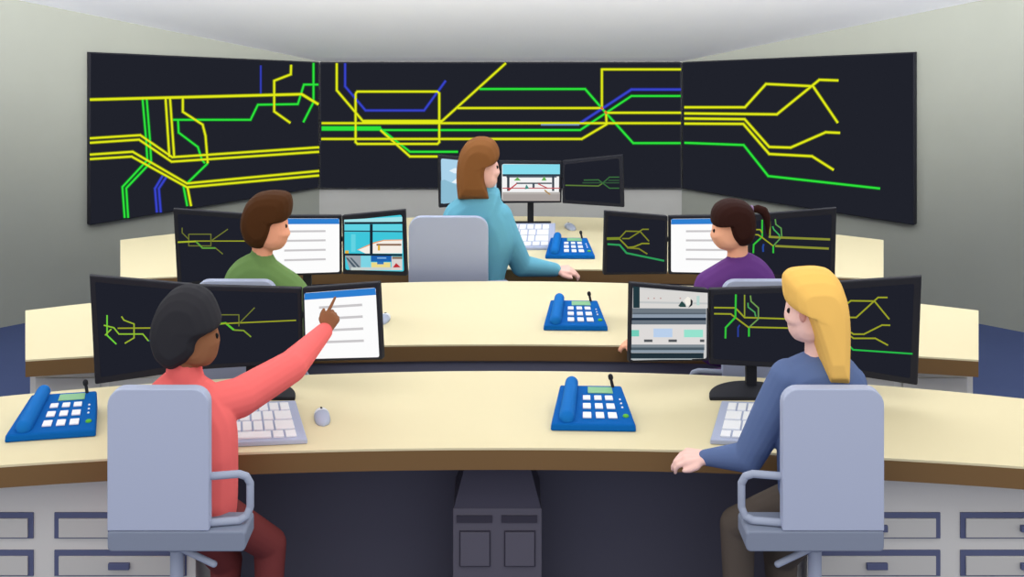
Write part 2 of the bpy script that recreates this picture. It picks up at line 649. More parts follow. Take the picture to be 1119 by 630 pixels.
# ------------------------------------------------------------------ monitors
def monitor(label, c, dl, dr, draw, z_desk, mount, ins=(5, 5, 5, 5), bg='#1f212b', fm=None):
    P, n = quad_plane(c, dl, dr)
    q = [on_plane(x, y, P, n) for x, y in c]
    ctr = sum(q, Vector()) / 4
    kind = mount[0]
    base = Vector((ctr.x, ctr.y, z_desk))
    t = thing('monitor', label, 'monitor', base, 'desk monitors')
    MB().prism(q, -n * 0.035).build('panel', M_bezel, t, bevel=0.006)
    pic = Picture(P, n, 0.0006)
    s = inset(c, *ins)
    # rounded screen corners
    r = 2.2
    pts = []
    for i in range(4):
        p, a, b_ = Vector((*s[i], 0)), Vector((*s[i - 1], 0)), Vector((*s[(i + 1) % 4], 0))
        pa, pb = p + (a - p).normalized() * r, p + (b_ - p).normalized() * r
        for u in (0, .35, .65, 1):
            x = pa * (1 - u) ** 2 + p * 2 * u * (1 - u) + pb * u * u
            pts.append((x.x, x.y))
    pic.poly(pts, bg, 1)
    pic.layer = 1
    draw(pic, s)
    pic.build('screen', t)
    back = -n * 0.035
    if kind == 'stand':
        px, yb, half = mount[1:]
        pd = ctr.y + 0.075
        X = (px - CX) * (ctr.y) / F
        post = MB().box(X - 0.022, X + 0.022, pd - 0.03, pd, z_desk + 0.012, ctr.z - 0.02)
        MB().box(X - 0.05, X + 0.05, ctr.y + 0.01, pd - 0.02, ctr.z - 0.06, ctr.z + 0.04).build('bracket', M_black, t)
        post.build('stand_post', M_black, t, bevel=0.003)
        fy = F * (CZ - z_desk) / (yb - HY)
        bx = (mount[1] - CX) * fy / F if len(mount) < 5 else mount[4]
        pts = [Vector((bx + half * math.cos(a), fy + (pd + 0.03 - fy) * math.sin(a), z_desk + 0.0005)) for a in [math.pi * i / 24 for i in range(25)]]
        MB().prism(pts, (0, 0, 0.014)).build('stand_base', M_black, t, bevel=0.003)
    else:
        target = mount[1]       # post of the middle monitor of this workstation
        a = ctr + back * 0.9
        MB().box(a.x - 0.045, a.x + 0.045, a.y - 0.012, a.y + 0.03, a.z - 0.045, a.z + 0.045).build('mounting_plate', M_black, t)
        m = MB()
        m.cap(a + Vector((0, 0.02, 0)), 0.013, a + Vector((0, 0.06, 0)), 0.013)
        e = Vector((target[0], target[1], a.z))
        m.cap(a + Vector((0, 0.06, 0)), 0.013, e, 0.013)
        m.build('mounting_arm', M_black, t, smooth=True)
    return t

OL, OG, DM = '#9aa028', '#35c03c', '#6f7630'
def rail(o, k, lines):
    def draw(pic, s):
        for i, (h, wd, pts) in enumerate(lines):
            pic.line(C_(o, k, pts), h, wd, 2 + (i % 3))
    return draw
def document(pic, s):
    (x0, y0), (x1, y1), (x2, y2), (x3, y3) = s
    def B(u, v):
        return ((x0 * (1 - u) + x1 * u) * (1 - v) + (x3 * (1 - u) + x2 * u) * v, (y0 * (1 - u) + y1 * u) * (1 - v) + (y3 * (1 - u) + y2 * u) * v)
    pic.poly([B(0.005, 0.004), B(0.995, 0.004), B(1.0, .105), B(0, .105)], '#2f7fd0', 2)
    for v in (.235, .405, .58, .755):
        pic.poly([B(.20, v - .018), B(.80, v - .018), B(.80, v + .018), B(.20, v + .018)], '#c9c6c8', 2)

# --- near row, left workstation
P0 = (((272 - CX) * 4.9 / F), 4.955)
o, k = (90, 300), 3.63
monitor('black monitor with small green rail plan, at far left end beside blue phone', [(98, 301), (211.5, 311), (212, 404.5), (104, 420)], 4.72, 4.86,
        rail(o, k, [(OL, 1.5, [(140, 212), (400, 210)]), ('#6fd03a', 1.6, [(98, 160), (98, 240), (135, 275)]),
                    ('#8fc034', 1.5, [(85, 200), (125, 210), (145, 235), (240, 235), (262, 262)]), ('#2c7f78', 1.4, [(262, 262), (400, 245)]),
                    ('#9ab030', 1.5, [(155, 165), (165, 180), (205, 195), (205, 250), (168, 272)]), ('#8fc034', 1.5, [(90, 240), (115, 215)])]),
        Z1, ('arm', P0), (6, 7, 3, 8))
o, k = (230, 290), 3.314
monitor('black monitor with dim rail plan, right beside the pointing person\'s dark hair', [(212.5, 312), (329, 315), (330.5, 397), (213, 404)], 4.87, 4.87,
        rail(o, k, [(DM, 1.2, [(20, 178), (103, 178), (103, 220)]), (OL, 1.4, [(20, 211), (310, 198)]), (DM, 1.2, [(103, 210), (160, 152)]),
                    ('#5fc030', 2.2, [(15, 213), (55, 208), (85, 233)]), ('#7f9a30', 1.6, [(85, 233), (120, 235), (147, 258)])]),
        Z1, ('stand', 272, 437.5, 0.185), (3, 5, 4, 5))
monitor('monitor with white document page that the person in coral red points at', [(330, 314.5), (413.5, 308.5), (417.5, 393), (332, 395)], 4.86, 4.77, document,
        Z1, ('arm', P0), (2.5, 5.5, 3, 3), '#fdfdfd')
# --- near row, right workstation
P0 = (((824 - CX) * 4.9 / F), 4.955)
def platforms(pic, s):
    o, k = (680, 300), 6.3
    def R(x0, y0, x1, y1, h, y0b=None, y1b=None):
        y0b = y0 if y0b is None else y0b
        y1b = y1 if y1b is None else y1b
        pic.poly(C_(o, k, [(x0, y0), (x1, y0b), (x1, y1b), (x0, y1)]), h)
    R(75, 78, 120, 228, '#22383f', 85)
    R(120, 100, 588, 230, '#d9d7d4', 125)
    R(120, 182, 588, 196, '#c3c6c6', 192, 204)
    R(70, 230, 578, 262, '#6f7982', 234, 264)
    R(70, 262, 578, 272, '#59636d')
    R(70, 272, 578, 296, '#8e9bab')
    R(66, 296, 578, 313, '#1f2b3a')
    R(66, 313, 578, 342, '#6b757f')
    R(64, 342, 575, 480, '#dddad8')
    R(64, 380, 116, 424, '#72cdb9')
    R(215, 370, 345, 430, '#b9cfeb')
    R(425, 378, 556, 430, '#96e2cd')
    for x in (150, 318):
        R(x, 445, x + 58, 463, '#55585c')
    R(535, 445, 565, 463, '#55585c')
    R(62, 480, 565, 500, '#7f8a92')
    R(62, 500, 565, 518, '#4c5a63')
    R(60, 518, 562, 536, '#8c9aa8')
    R(60, 538, 560, 576, '#23323b')
    R(60, 576, 480, 584, '#a9b3b8')
    pic.poly(C_(o, k, [(385, 215), (410, 180), (435, 205), (440, 222), (400, 222)]), '#2c4a48')
    pic.poly(C_(o, k, [(425, 175), (450, 150), (475, 165), (470, 205), (445, 215)]), '#f2eee4')
    pic.poly(C_(o, k, [(470, 165), (485, 180), (482, 210), (455, 228), (470, 200)]), '#1c1f24')
    R(512, 145, 532, 210, '#b8d5cf')
    for x in (175, 215, 260, 395):
        R(x, 158, x + 9, 166, '#b98f8a')
monitor('monitor with grey station platform view, near desk, at left of blonde woman\'s screens', [(689.5, 309), (775, 316), (774.5, 394), (688, 396)], 4.77, 4.86, platforms,
        Z1, ('arm', P0), (2, 4, 2.5, 2.5), '#c9c9c9')
o, k = (770, 310), 6.3
monitor('black monitor with green and blue rail map, by the blonde woman\'s face', [(775.5, 316), (895, 313), (893.5, 404), (775.5, 398)], 4.87, 4.87,
        rail(o, k, [(OL, 1.7, [(65, 163), (212, 165), (275, 231), (640, 243)]), (OL, 1.7, [(65, 205), (180, 207), (300, 297), (640, 305)]),
                    (OG, 2.0, [(215, 72), (212, 230), (145, 300), (143, 375)]), ('#8a9a30', 1.5, [(275, 75), (275, 225)]),
                    ('#6f9a50', 1.5, [(315, 80), (320, 120), (370, 165), (370, 240), (305, 300)]), ('#4ea05a', 1.5, [(298, 130), (300, 160), (345, 195), (352, 225)]),
                    (OG, 2.0, [(305, 297), (305, 362)]), ('#2b3f96', 1.7, [(242, 282), (230, 300), (230, 365)])]),
        Z1, ('stand', 824, 437.5, 0.178), (4, 6, 4, 6))
o, k = (900, 300), 5.04
monitor('black monitor with yellow forked lines, behind the blonde woman\'s hair at far right', [(895.5, 309.5), (1007, 302), (1002.5, 421), (894, 404.5)], 4.86, 4.72,
        rail(o, k, [(OL, 1.7, [(110, 175), (150, 143), (280, 145), (362, 245)]), (OL, 1.7, [(110, 235), (180, 235), (300, 125), (352, 125)]),
                    (OL, 1.7, [(110, 290), (165, 327), (222, 327), (322, 277), (367, 278)]), (OL, 1.7, [(110, 310), (165, 350), (285, 350), (355, 388)]),
                    ('#28b848', 1.8, [(110, 360), (163, 413), (490, 435)])]),
        Z1, ('arm', P0), (3, 8, 8, 8))
# --- middle row, left workstation
P0 = (((334 - CX) * 6.3 / F), 6.355)
o, k = (180, 220), 6.3
monitor('black monitor with small yellow rail plan, to the left of the man in green', [(189.5, 228), (292, 235.5), (292, 303), (194, 314)], 6.14, 6.26,
        rail(o, k, [(DM, 1.1, [(120, 180), (120, 215), (165, 260)]), (DM, 1.1, [(165, 225), (318, 225), (318, 305), (165, 305), (165, 225)]),
                    ('#a5b42c', 1.8, [(90, 280), (215, 274)]), (OL, 1.2, [(215, 272), (690, 272)]), (DM, 1.2, [(318, 272), (435, 190)]),
                    ('#5f9a3a', 1.8, [(215, 275), (260, 320), (350, 320)]), (DM, 1.2, [(350, 320), (400, 362)])]),
        Z2, ('arm', P0), (4.5, 5.5, 3, 5))
monitor('monitor with white document page in front of the man in green', [(293, 235.5), (372.8, 235.5), (373, 299.5), (293, 302)], 6.27, 6.27, document,
        Z2, ('stand', 334, 328, 0.16), (2.5, 3, 2, 2.5), '#fdfdfd')
def airport(pic, s):
    o, k = (365, 225), 7.0
    def R(x0, y0, x1, y1, h, dy=0):
        pic.poly(C_(o, k, [(x0, y0), (x1, y0 - dy), (x1, y1 - dy), (x0, y1)]), h)
    R(78, 104, 522, 140, '#a5e3ea', 22)
    R(80, 140, 522, 215, '#5fd2e2')
    R(80, 200, 522, 365, '#3fc6da')
    R(130, 215, 165, 350, '#63d3e2')
    pic.poly(C_(o, k, [(175, 335), (300, 278), (380, 258), (522, 255), (522, 268), (370, 272), (200, 340)]), '#e89a5e')
    pic.poly(C_(o, k, [(185, 335), (310, 285), (380, 265), (522, 262), (522, 362), (240, 362)]), '#f6efe6')
    R(325, 288, 515, 303, '#8a6a55')
    R(335, 300, 352, 340, '#e0b040')
    R(85, 340, 112, 365, '#e6b43c')
    pic.poly(C_(o, k, [(85, 375), (210, 375), (250, 488), (120, 488)]), '#9aa3ab')
    pic.poly(C_(o, k, [(90, 395), (105, 395), (190, 488), (165, 488)]), '#4a5a66')
    pic.poly(C_(o, k, [(120, 395), (135, 395), (220, 488), (200, 488)]), '#4a5a66')
    R(205, 380, 285, 470, '#7ed4e4')
    R(282, 380, 440, 425, '#1d62b0')
    R(330, 392, 400, 402, '#7fb0e0')
    R(285, 430, 432, 468, '#ead98a')
    R(330, 425, 380, 445, '#2f74bd')
    R(440, 385, 522, 490, '#d9d3cf')
    R(445, 385, 522, 405, '#8d7a68')
    pic.poly(C_(o, k, [(450, 470), (475, 435), (510, 468)]), '#c02c34')
    R(130, 468, 440, 490, '#c9d2cf')
    R(80, 122, 522, 139, '#1d2b38', 2)
    R(80, 186, 522, 196, '#22485a', -4)
    R(274, 139, 296, 365, '#1a2733')
    R(80, 362, 522, 378, '#1a2733', -4)
monitor('monitor with bright turquoise airport view, near the man in green', [(373.5, 235.5), (442, 229), (444.5, 301.5), (374.5, 299.5)], 6.26, 6.19, airport,
        Z2, ('arm', P0), (3, 5.5, 3, 5), '#45c9dc')
# --- middle row, right workstation
P0 = (((775 - CX) * 6.3 / F), 6.355)
o, k = (655, 225), 7.41
monitor('black monitor with forked olive lines, to the left of the purple woman\'s white page', [(661.5, 230.5), (730, 236), (729.5, 299.5), (660, 300.5)], 6.19, 6.26,
        rail(o, k, [('#7d8a2a', 3.0, [(60, 264), (168, 262)]), ('#7f8428', 1.4, [(165, 258), (215, 203), (325, 205), (350, 188), (400, 188)]),
                    ('#7f8428', 1.4, [(185, 263), (240, 263), (330, 205), (402, 285)]), ('#8a9028', 1.6, [(165, 268), (230, 335), (280, 330), (345, 303), (405, 303)]),
                    ('#7f8428', 1.5, [(225, 338), (320, 345), (388, 388)]), ('#2f9a58', 2.0, [(65, 308), (165, 315), (220, 380), (525, 443)])]),
        Z2, ('arm', P0), (3, 5, 3, 3))
monitor('monitor with white document page in front of the woman in purple', [(730.8, 236), (817, 235), (816, 301), (730.8, 299.5)], 6.27, 6.27, document,
        Z2, ('stand', 775, 328, 0.16), (2.5, 3, 2, 2.5), '#fdfdfd')
o, k = (800, 220), 7.0
monitor('black monitor with green rail map, behind the dark ponytail', [(817.5, 235), (914, 227), (912, 313), (816.5, 302)], 6.26, 6.13,
        rail(o, k, [(OG, 1.8, [(230, 140), (230, 270), (165, 330), (162, 395)]), (OL, 1.4, [(150, 215), (215, 215), (230, 240)]),
                    (OL, 1.4, [(140, 250), (200, 255), (230, 275), (315, 340)]), (OG, 1.8, [(315, 335), (315, 395)]),
                    ('#8a8f34', 2.4, [(280, 270), (385, 276), (750, 290)]), ('#8a8f34', 2.4, [(330, 340), (740, 360)]),
                    ('#5f9a50', 1.4, [(330, 135), (335, 175), (375, 205), (380, 270), (315, 340)]), ('#3fae5a', 1.4, [(310, 190), (320, 215), (360, 255), (365, 275)]),
                    ('#8a9a30', 1.4, [(290, 150), (290, 270)]), ('#24489a', 2.0, [(242, 325), (236, 350), (238, 385)])]),
        Z2, ('arm', P0), (3, 7, 5, 6))
# --- far row
P0 = (((580 - CX) * 8.4 / F), 8.475)
def sea(pic, s):
    o, k = (475, 145), 7.0
    pic.poly(C_(o, k, [(48, 365), (75, 358), (160, 395), (300, 380), (480, 420), (480, 520), (48, 540)]), '#8dbdd3')
    pic.poly(C_(o, k, [(110, 290), (150, 270), (260, 275), (300, 310), (150, 310)]), '#e4f2fa')
    pic.poly(C_(o, k, [(130, 380), (165, 350), (260, 360), (240, 400)]), '#eef6fa')
monitor('monitor with pale blue view, half hidden by the long brown hair of woman in teal', [(479, 169), (544.5, 175), (544.5, 222), (480, 227)], 8.28, 8.38, sea,
        Z3, ('arm', P0), (2.8, 4, 2, 4.5), '#abd3ea')
def crossing(pic, s):
    o, k = (540, 165), 7.46
    def R(x0, y0, x1, y1, h):
        pic.poly(C_(o, k, [(x0, y0), (x1, y0), (x1, y1), (x0, y1)]), h)
    R(68, 108, 536, 190, '#86dcee')
    R(68, 188, 536, 206, '#33414f')
    R(100, 206, 510, 216, '#6a7480')
    R(105, 205, 125, 325, '#3a424c')
    R(472, 205, 490, 325, '#3a424c')
    pic.poly(C_(o, k, [(160, 240), (190, 212), (218, 240)]), '#67ae55')
    pic.poly(C_(o, k, [(385, 240), (408, 205), (428, 240)]), '#67ae55')
    R(180, 256, 470, 268, '#4c5560')
    R(312, 262, 330, 306, '#4a5560')
    R(68, 298, 536, 306, '#c0545a')
    pic.poly(C_(o, k, [(110, 318), (180, 262), (188, 268), (124, 322)]), '#c0444c')
    pic.poly(C_(o, k, [(360, 262), (440, 300), (436, 308), (356, 270)]), '#c0444c')
    pic.poly(C_(o, k, [(250, 310), (262, 270), (285, 305)]), '#3f8a80')
    R(68, 334, 536, 406, '#a8a19e')
    R(68, 334, 536, 350, '#b9b4b0')
    pic.poly(C_(o, k, [(410, 310), (440, 335), (462, 352), (450, 356), (410, 325)]), '#b08a50')
monitor('monitor with rail crossing view under blue sky, far desk, beside woman in teal\'s nose', [(545, 175.5), (614, 176), (613.5, 221.5), (545, 222)], 8.4, 8.4, crossing,
        Z3, ('stand', 580, 243.5, 0.148), (3.5, 3.5, 2.8, 3), '#f3f3f3')
o, k = (540, 165), 7.46
monitor('black monitor with dim green crossing lines, right end of the far desk screens', [(614.5, 175.5), (680.5, 169), (682, 226.5), (614.5, 222)], 8.38, 8.28,
        rail(o, k, [('#5d7a38', 1.4, [(580, 278), (850, 284), (880, 265)]), ('#3a6a3c', 1.3, [(730, 236), (850, 234), (940, 302), (1020, 302)]),
                    ('#3a6a3c', 1.3, [(880, 265), (940, 212), (1020, 212)]), ('#33553a', 1.3, [(720, 258), (1020, 258)]), ('#33553a', 1.3, [(930, 238), (1020, 238)])]),
        Z3, ('arm', P0), (2.5, 4, 4, 4))

# ------------------------------------------------------------------ desk phones
def make_phone(label):
    t = thing('desk_phone', label, 'phone', (0, 0, 0), 'blue desk phones')
    D, WF, WB, hf, hb = 0.285, 0.162, 0.126, 0.026, 0.072
    def hw(v): return WF + (WB - WF) * v
    def tz(v): return hf + (hb - hf) * v
    bse = [Vector((-WF, 0, 0)), Vector((WF, 0, 0)), Vector((WB, D, 0)), Vector((-WB, D, 0))]
    topp = [Vector((-WF * .985, .004, hf)), Vector((WF * .985, .004, hf)), Vector((WB * .97, D, hb)), Vector((-WB * .97, D, hb))]
    MB().frustum(bse, topp).build('body', M_phone, t, bevel=0.007)
    sl = Vector((0, D, hb - hf)).normalized()
    nn = Vector((0, -sl.z, sl.y))
    def plate(name, x0, x1, v0, v1, m, h=0.006, sub=0.0, bevel=0.0015, par=None):
        def P(x, v): return Vector((x * hw(v) / WF, D * v, tz(v))) + nn * sub
        q = [P(x0, v0), P(x1, v0), P(x1, v1), P(x0, v1)]
        return MB().prism(q, nn * h).build(name, m, par or t, bevel=bevel)
    for r, (v0, v1) in enumerate(((.60, .70), (.38, .50), (.15, .28))):
        for x0, x1 in ((-.040, -.006), (.012, .045), (.061, .096)):
            plate('key', x0, x1, v0, v1, M_key)
    plate('display', -.016, .104, .78, .94, mat('phone_display', '#86bd8c', rough=0.4), 0.003)
    for v in (.63, .53, .43):
        p = Vector((.128 * hw(v) / WF, D * v, tz(v)))
        MB().ell(p, .0045, .0045, .0045, 10, 6).build('indicator', M_key, t, smooth=True)
    p = Vector((.132 * hw(.22) / WF, D * .22, tz(.22)))
    MB().ell(p, .012, .012, .008, 16, 8).build('call_button', M_green, t, smooth=True)
    m = MB()
    a = Vector((-.100, D * .14, tz(.14) + .006))
    b_ = Vector((-.076, D * .97, tz(.97) + .012))
    m.cap(a, .030, b_, .026, 20, 8)
    m.build('handset', M_handset, t, smooth=True)
    m = MB()
    m.cap((.088, D * .96, hb - .005), .0065, (.080, D * 1.0, hb + .030), .006)
    m.cap((.080, D * 1.0, hb + .030), .010, (.079, D * 1.0, hb + .036), .010)
    m.build('antenna', M_black, t, smooth=True)
    return t

def copy_tree(o, parent=None):
    c = o.copy()
    COL.objects.link(c)
    if parent:
        c.parent = parent
    for ch in o.children:
        copy_tree(ch, c)
    return c

ph = make_phone('blue desk phone on the near desk, at the middle of the picture')
spots = [(648.5, 471.5, Z1, None),
         (55, 480.5, Z1, 'blue desk phone at far left end of the near desk'),
         (629, 361.5, Z2, 'blue desk phone on the middle desk, partly behind near phone'),
         (623, 283, Z3, 'blue desk phone on the far desk beside the keyboard')]
for i, (px, py, z, lab) in enumerate(spots):
    q = ph if i == 0 else copy_tree(ph)
    p = on_z(px, py, z)
    q.location = (p.x, p.y, z + 0.0005)
    q.rotation_euler = (0, 0, math.atan2(-p.x, p.y) * 0.5)
    if lab:
        q['label'] = lab

# ------------------------------------------------------------------ keyboards and mice
def keyboard(label, c, z, tilt=0.0, rows=None, flip=False):
    """c: pixel corners far-left, far-right, near-right, near-left on the desk"""
    q = []
    for i, (x, y) in enumerate(c):
        q.append(on_z(x, y, z + (tilt if i < 2 else 0) + 0.018))
    fl, fr, nr, nl = q
    t = thing('keyboard', label, 'keyboard', ((fl.x + nr.x) / 2, (fl.y + nr.y) / 2, z), 'grey keyboards')
    bot = [Vector((p.x, p.y, z + 0.0005)) for p in q]
    MB().frustum(bot, q).build('case', M_kb, t, bevel=0.004)
    n = (fr - fl).cross(nl - fl).normalized()
    if n.z < 0:
        n = -n
    def P(u, v):
        return (fl * (1 - u) + fr * u) * (1 - v) + (nl * (1 - u) + nr * u) * v
    for v0, v1, ks in rows:
        tot = sum(ks)
        u = 0.07
        span = 0.86
        ks = ks[::-1] if flip else ks
        for kk in ks:
            wd = span * kk / tot
            g = 0.0085
            qq = [P(u + g, v0), P(u + wd - g, v0), P(u + wd - g, v1), P(u + g, v1)]
            MB().prism(qq, n * 0.007).build('key', M_key, t, bevel=0.0015)
            u += wd
    return t
ROWS = [(.09, .27, [1] * 9), (.31, .51, [1] * 7 + [1.6]), (.55, .76, [1.7] + [1] * 6 + [1.9]), (.80, .94, [1.2, 1, 4.4, 1, 1])]
keyboard('grey keyboard with white keys under the pointing arm of the person in red', [(205, 441), (323, 437), (336, 479.5), (195, 486)], Z1, 0, ROWS)
keyboard('grey keyboard with white keys beside the blonde woman\'s blue sleeve', [(788.5, 437.5), (901, 441), (908, 486), (776, 480)], Z1, 0, ROWS, True)
keyboard('grey keyboard on the far desk in front of the woman in teal', [(520, 244), (607, 243.5), (606, 270), (512, 271)], Z3, 0.075, ROWS)

def mouse(label, px, py, z, rot, k=1.0):
    p = on_z(px, py, z)
    t = thing('computer_mouse', label, 'mouse', (p.x, p.y, z), 'computer mice')
    a, b_, h = 0.031 * k, 0.084 * k, 0.028 * k
    def dome(y0, y1, gr=0.0):
        v, f = [], []
        nu, nv = 20, 8
        m = MB()
        rows_ = []
        for j in range(nv + 1):
            yy = y0 + (y1 - y0) * j / nv
            wx = a * math.sqrt(max(0.0, 1 - (abs(yy) / b_) ** 2.6)) + 1e-4
            hh = h * max(0.05, (1 - (abs(yy - 0.0) / b_) ** 2.4)) ** 0.5 + gr
            row = []
            for i in range(nu + 1):
                th = math.pi * i / nu
                row.append(Vector((wx * math.cos(th), yy, 0.001 + hh * math.sin(th) ** 0.8)))
            rows_.append(row)
        R = Matrix.Rotation(rot, 4, 'Z')
        for row in rows_:
            v += [R @ q_ + Vector((p.x, p.y, z)) for q_ in row]
        N = nu + 1
        for j in range(nv):
            for i in range(nu):
                f.append([j * N + i, j * N + i + 1, (j + 1) * N + i + 1, (j + 1) * N + i])
        for j in range(nv):
            f.append([j * N, (j + 1) * N, (j + 1) * N + nu, j * N + nu])
        f.append(list(range(0, N)))
        f.append(list(range(nv * N, nv * N + N))[::-1])
        return v, f
    v, f = dome(-b_, b_ * .20)
    mesh_obj('body', v, f, M_mouse, t, smooth=True)
    v, f = dome(b_ * .24, b_)
    mesh_obj('buttons', v, f, M_mouse2, t, smooth=True)
    R = Matrix.Rotation(rot, 4, 'Z')
    c0 = R @ Vector((0, b_ * .42, h * .93)) + Vector((p.x, p.y, z))
    c1 = R @ Vector((0, b_ * .72, h * .72)) + Vector((p.x, p.y, z))
    MB().cap(c0, .0045 * k, c1, .0045 * k, 10, 4).build('scroll_wheel', M_black, t, smooth=True)
mouse('grey computer mouse on the near desk to the right of keyboard', 352, 457, Z1, 0.22, 0.98)
mouse('pale mouse on the middle desk, half behind the white page monitor', 419, 350, Z2, -0.12, 1.0)
mouse('pale mouse on the far desk, peeking out behind the blue phone', 623, 249, Z3, 0.2, 1.1)

# ------------------------------------------------------------------ chairs
def chair(label, cx, d, wd, ztop, zbot, ext, side, fl, seat_h=0.068, depth=0.14):
    """side: the end of the seat that sticks out past the backrest, with its armrest"""
    t = thing('office_chair', label, 'chair', (cx + side * ext * 0.35, d + 0.1, fl), 'blue grey office chairs')
    x0, x1 = cx - wd / 2, cx + wd / 2
    r = 0.16 * wd
    MB().prism(rrect(x0, x1, zbot, ztop, r, d, rb=0.004), (0, 0.045, 0)).build('backrest', M_chair, t, bevel=0.008)
    s0, s1 = (x0, x1 + ext) if side > 0 else (x0 - ext, x1)
    MB().prism(rrect(s0, s1, zbot - seat_h, zbot - 0.001, 0.012, d, rb=0.016), (0, depth, 0)).build('seat', M_seat, t, bevel=0.006)
    # armrest: a loop from the backrest out over the seat
    xe = x1 if side > 0 else x0
    ra = 0.0125
    X = lambda u: xe + side * u
    zt, zb = zbot + 0.165, zbot + 0.012
    E = ext * 1.03
    pts = [Vector((X(-0.02), d + .03, zt)), Vector((X(E - 0.035), d + .05, zt)), Vector((X(E - 0.012), d + .055, zt - .010)), Vector((X(E), d + .06, zt - .035)),
           Vector((X(E), d + .06, zb + .04)), Vector((X(E - 0.010), d + .055, zb + .012)), Vector((X(E - 0.035), d + .05, zb)), Vector((X(-0.02), d + .03, zb))]
    MB().tube(pts, ra).build('armrest', M_arm, t, smooth=True)
    # column, lever, star base
    px = cx + side * ext * 0.35
    py = d + 0.075
    MB().cyl((px, py, fl + 0.07), (px, py, zbot - seat_h - 0.02), 0.022).build('gas_column', M_arm, t, smooth=False)
    MB().cyl((px, py, zbot - seat_h - 0.022), (px, py, zbot - seat_h), 0.034, 0.04).build('seat_bracket', M_seat, t)
    MB().cap((px + side * .02, py - .01, zbot - seat_h - 0.022), .011, (px + side * .13, py - .03, zbot - seat_h - 0.062), .011).build('lever', M_arm, t, smooth=True)
    hub = MB().cyl((px, py, fl + 0.05), (px, py, fl + 0.09), 0.03).build('hub', M_arm, t)
    for i in range(5):
        a = math.radians(18 + 72 * i)
        e_ = Vector((px + .17 * math.cos(a), py + .17 * math.sin(a), fl + .052))
        lg = MB().cap((px, py, fl + .07), .016, e_, .011).build('base_leg', M_arm, t, smooth=True)
        MB().cyl(e_ + Vector((-.012 * math.sin(a), .012 * math.cos(a), -.027)), e_ + Vector((.012 * math.sin(a), -.012 * math.cos(a), -.027)), .024).build('caster', M_black, lg)
    return t

DCH = 3.88
def zpx(y, d): return CZ - (y - HY) * d / F
def xpx(x, d): return (x - CX) * d / F
kx = DCH / F
chair('blue grey office chair holding the person in red, left foreground', xpx(172.5, DCH), DCH, 111 * kx, zpx(425, DCH), zpx(580, DCH), 40 * kx, 1, FL1)
chair('blue grey office chair holding the blonde woman, right foreground', xpx(911, DCH), DCH, 111 * kx, zpx(425, DCH), zpx(580, DCH), 40 * kx, -1, FL1)
DC2_, DC3_ = 5.27, 6.98
k2, k3 = DC2_ / F, DC3_ / F
chair('blue grey office chair behind near desk, backing the man in green', xpx(257, DC2_), DC2_, 88 * k2, zpx(307, DC2_), zpx(307, DC2_) - 0.58, 32 * k2, 1, FL2, depth=0.2)
chair('blue grey office chair behind near desk, backing the woman in purple', xpx(834, DC2_), DC2_, 88 * k2, zpx(307, DC2_), zpx(307, DC2_) - 0.58, 32 * k2, -1, FL2, depth=0.2)
chair('blue grey office chair backing the woman in teal at the far desk', xpx(490, DC3_), DC3_, 87 * k3, zpx(237, DC3_), zpx(237, DC3_) - 0.56, 24 * k3, 1, FL3, depth=0.22)

# ------------------------------------------------------------------ people
def hand(m, wrist, dirv, back, L, curl, thumb_side=1, point=False, sp=1.0):
    """palm, four fingers and a thumb as round shapes rooted in one another.
    dirv: towards the fingertips, back: out of the back of the hand, curl: bend per joint (radians)"""
    wrist = Vector(wrist)
    dv = Vector(dirv).normalized()
    bk = Vector(back)
    bk = (bk - dv * bk.dot(dv)).normalized()
    sd = dv.cross(bk).normalized() * thumb_side
    pl = L * 0.48
    offs = [0.30, 0.10, -0.10, -0.28]
    lens = [0.42, 0.47, 0.43, 0.34]
    for i in range(4):
        kn = wrist + dv * pl * (1.0 - 0.06 * abs(i - 1)) + sd * offs[i] * L * 0.62 * sp
        m.cap(wrist + sd * offs[i] * L * 0.3, L * 0.10, kn, L * 0.085)
        p, d_ = kn, dv.copy()
        cu = 0.08 if (point and i == 0) else (curl if not point else 1.35)
        seg = [0.48, 0.30, 0.22]
        r = L * (0.062 if i < 3 else 0.053)
        for j, sgm in enumerate(seg):
            d_ = Matrix.Rotation(-(cu if j else cu * 0.8), 3, dv.cross(bk).normalized()) @ d_
            ln = L * lens[i] * sgm * (1.25 if point and i == 0 else 1.0)
            q = p + d_ * ln
            m.cap(p, r, q, r * 0.9, 10, 4)
            p, r = q, r * 0.9
    # thumb leaves the side of the palm near its base
    tb = wrist + dv * pl * 0.25 + sd * L * 0.12
    t1 = tb + (dv * 0.55 + sd * 0.75 - bk * 0.15).normalized() * L * 0.20
    t2 = t1 + (dv * 0.9 + sd * 0.25 - bk * 0.25).normalized() * L * 0.17
    t3 = t2 + (dv * 1.0 - bk * 0.2).normalized() * L * 0.12
    m.cap(tb, L * 0.085, t1, L * 0.075)
    m.cap(t1, L * 0.072, t2, L * 0.064)
    m.cap(t2, L * 0.062, t3, L * 0.052)

def R_(px, d):
    return px * d / F

def limb(m, pts, grow=0.0):
    for (a, ra), (b_, rb) in zip(pts[:-1], pts[1:]):
        m.cap(a, ra + grow, b_, rb + grow, 18, 6)

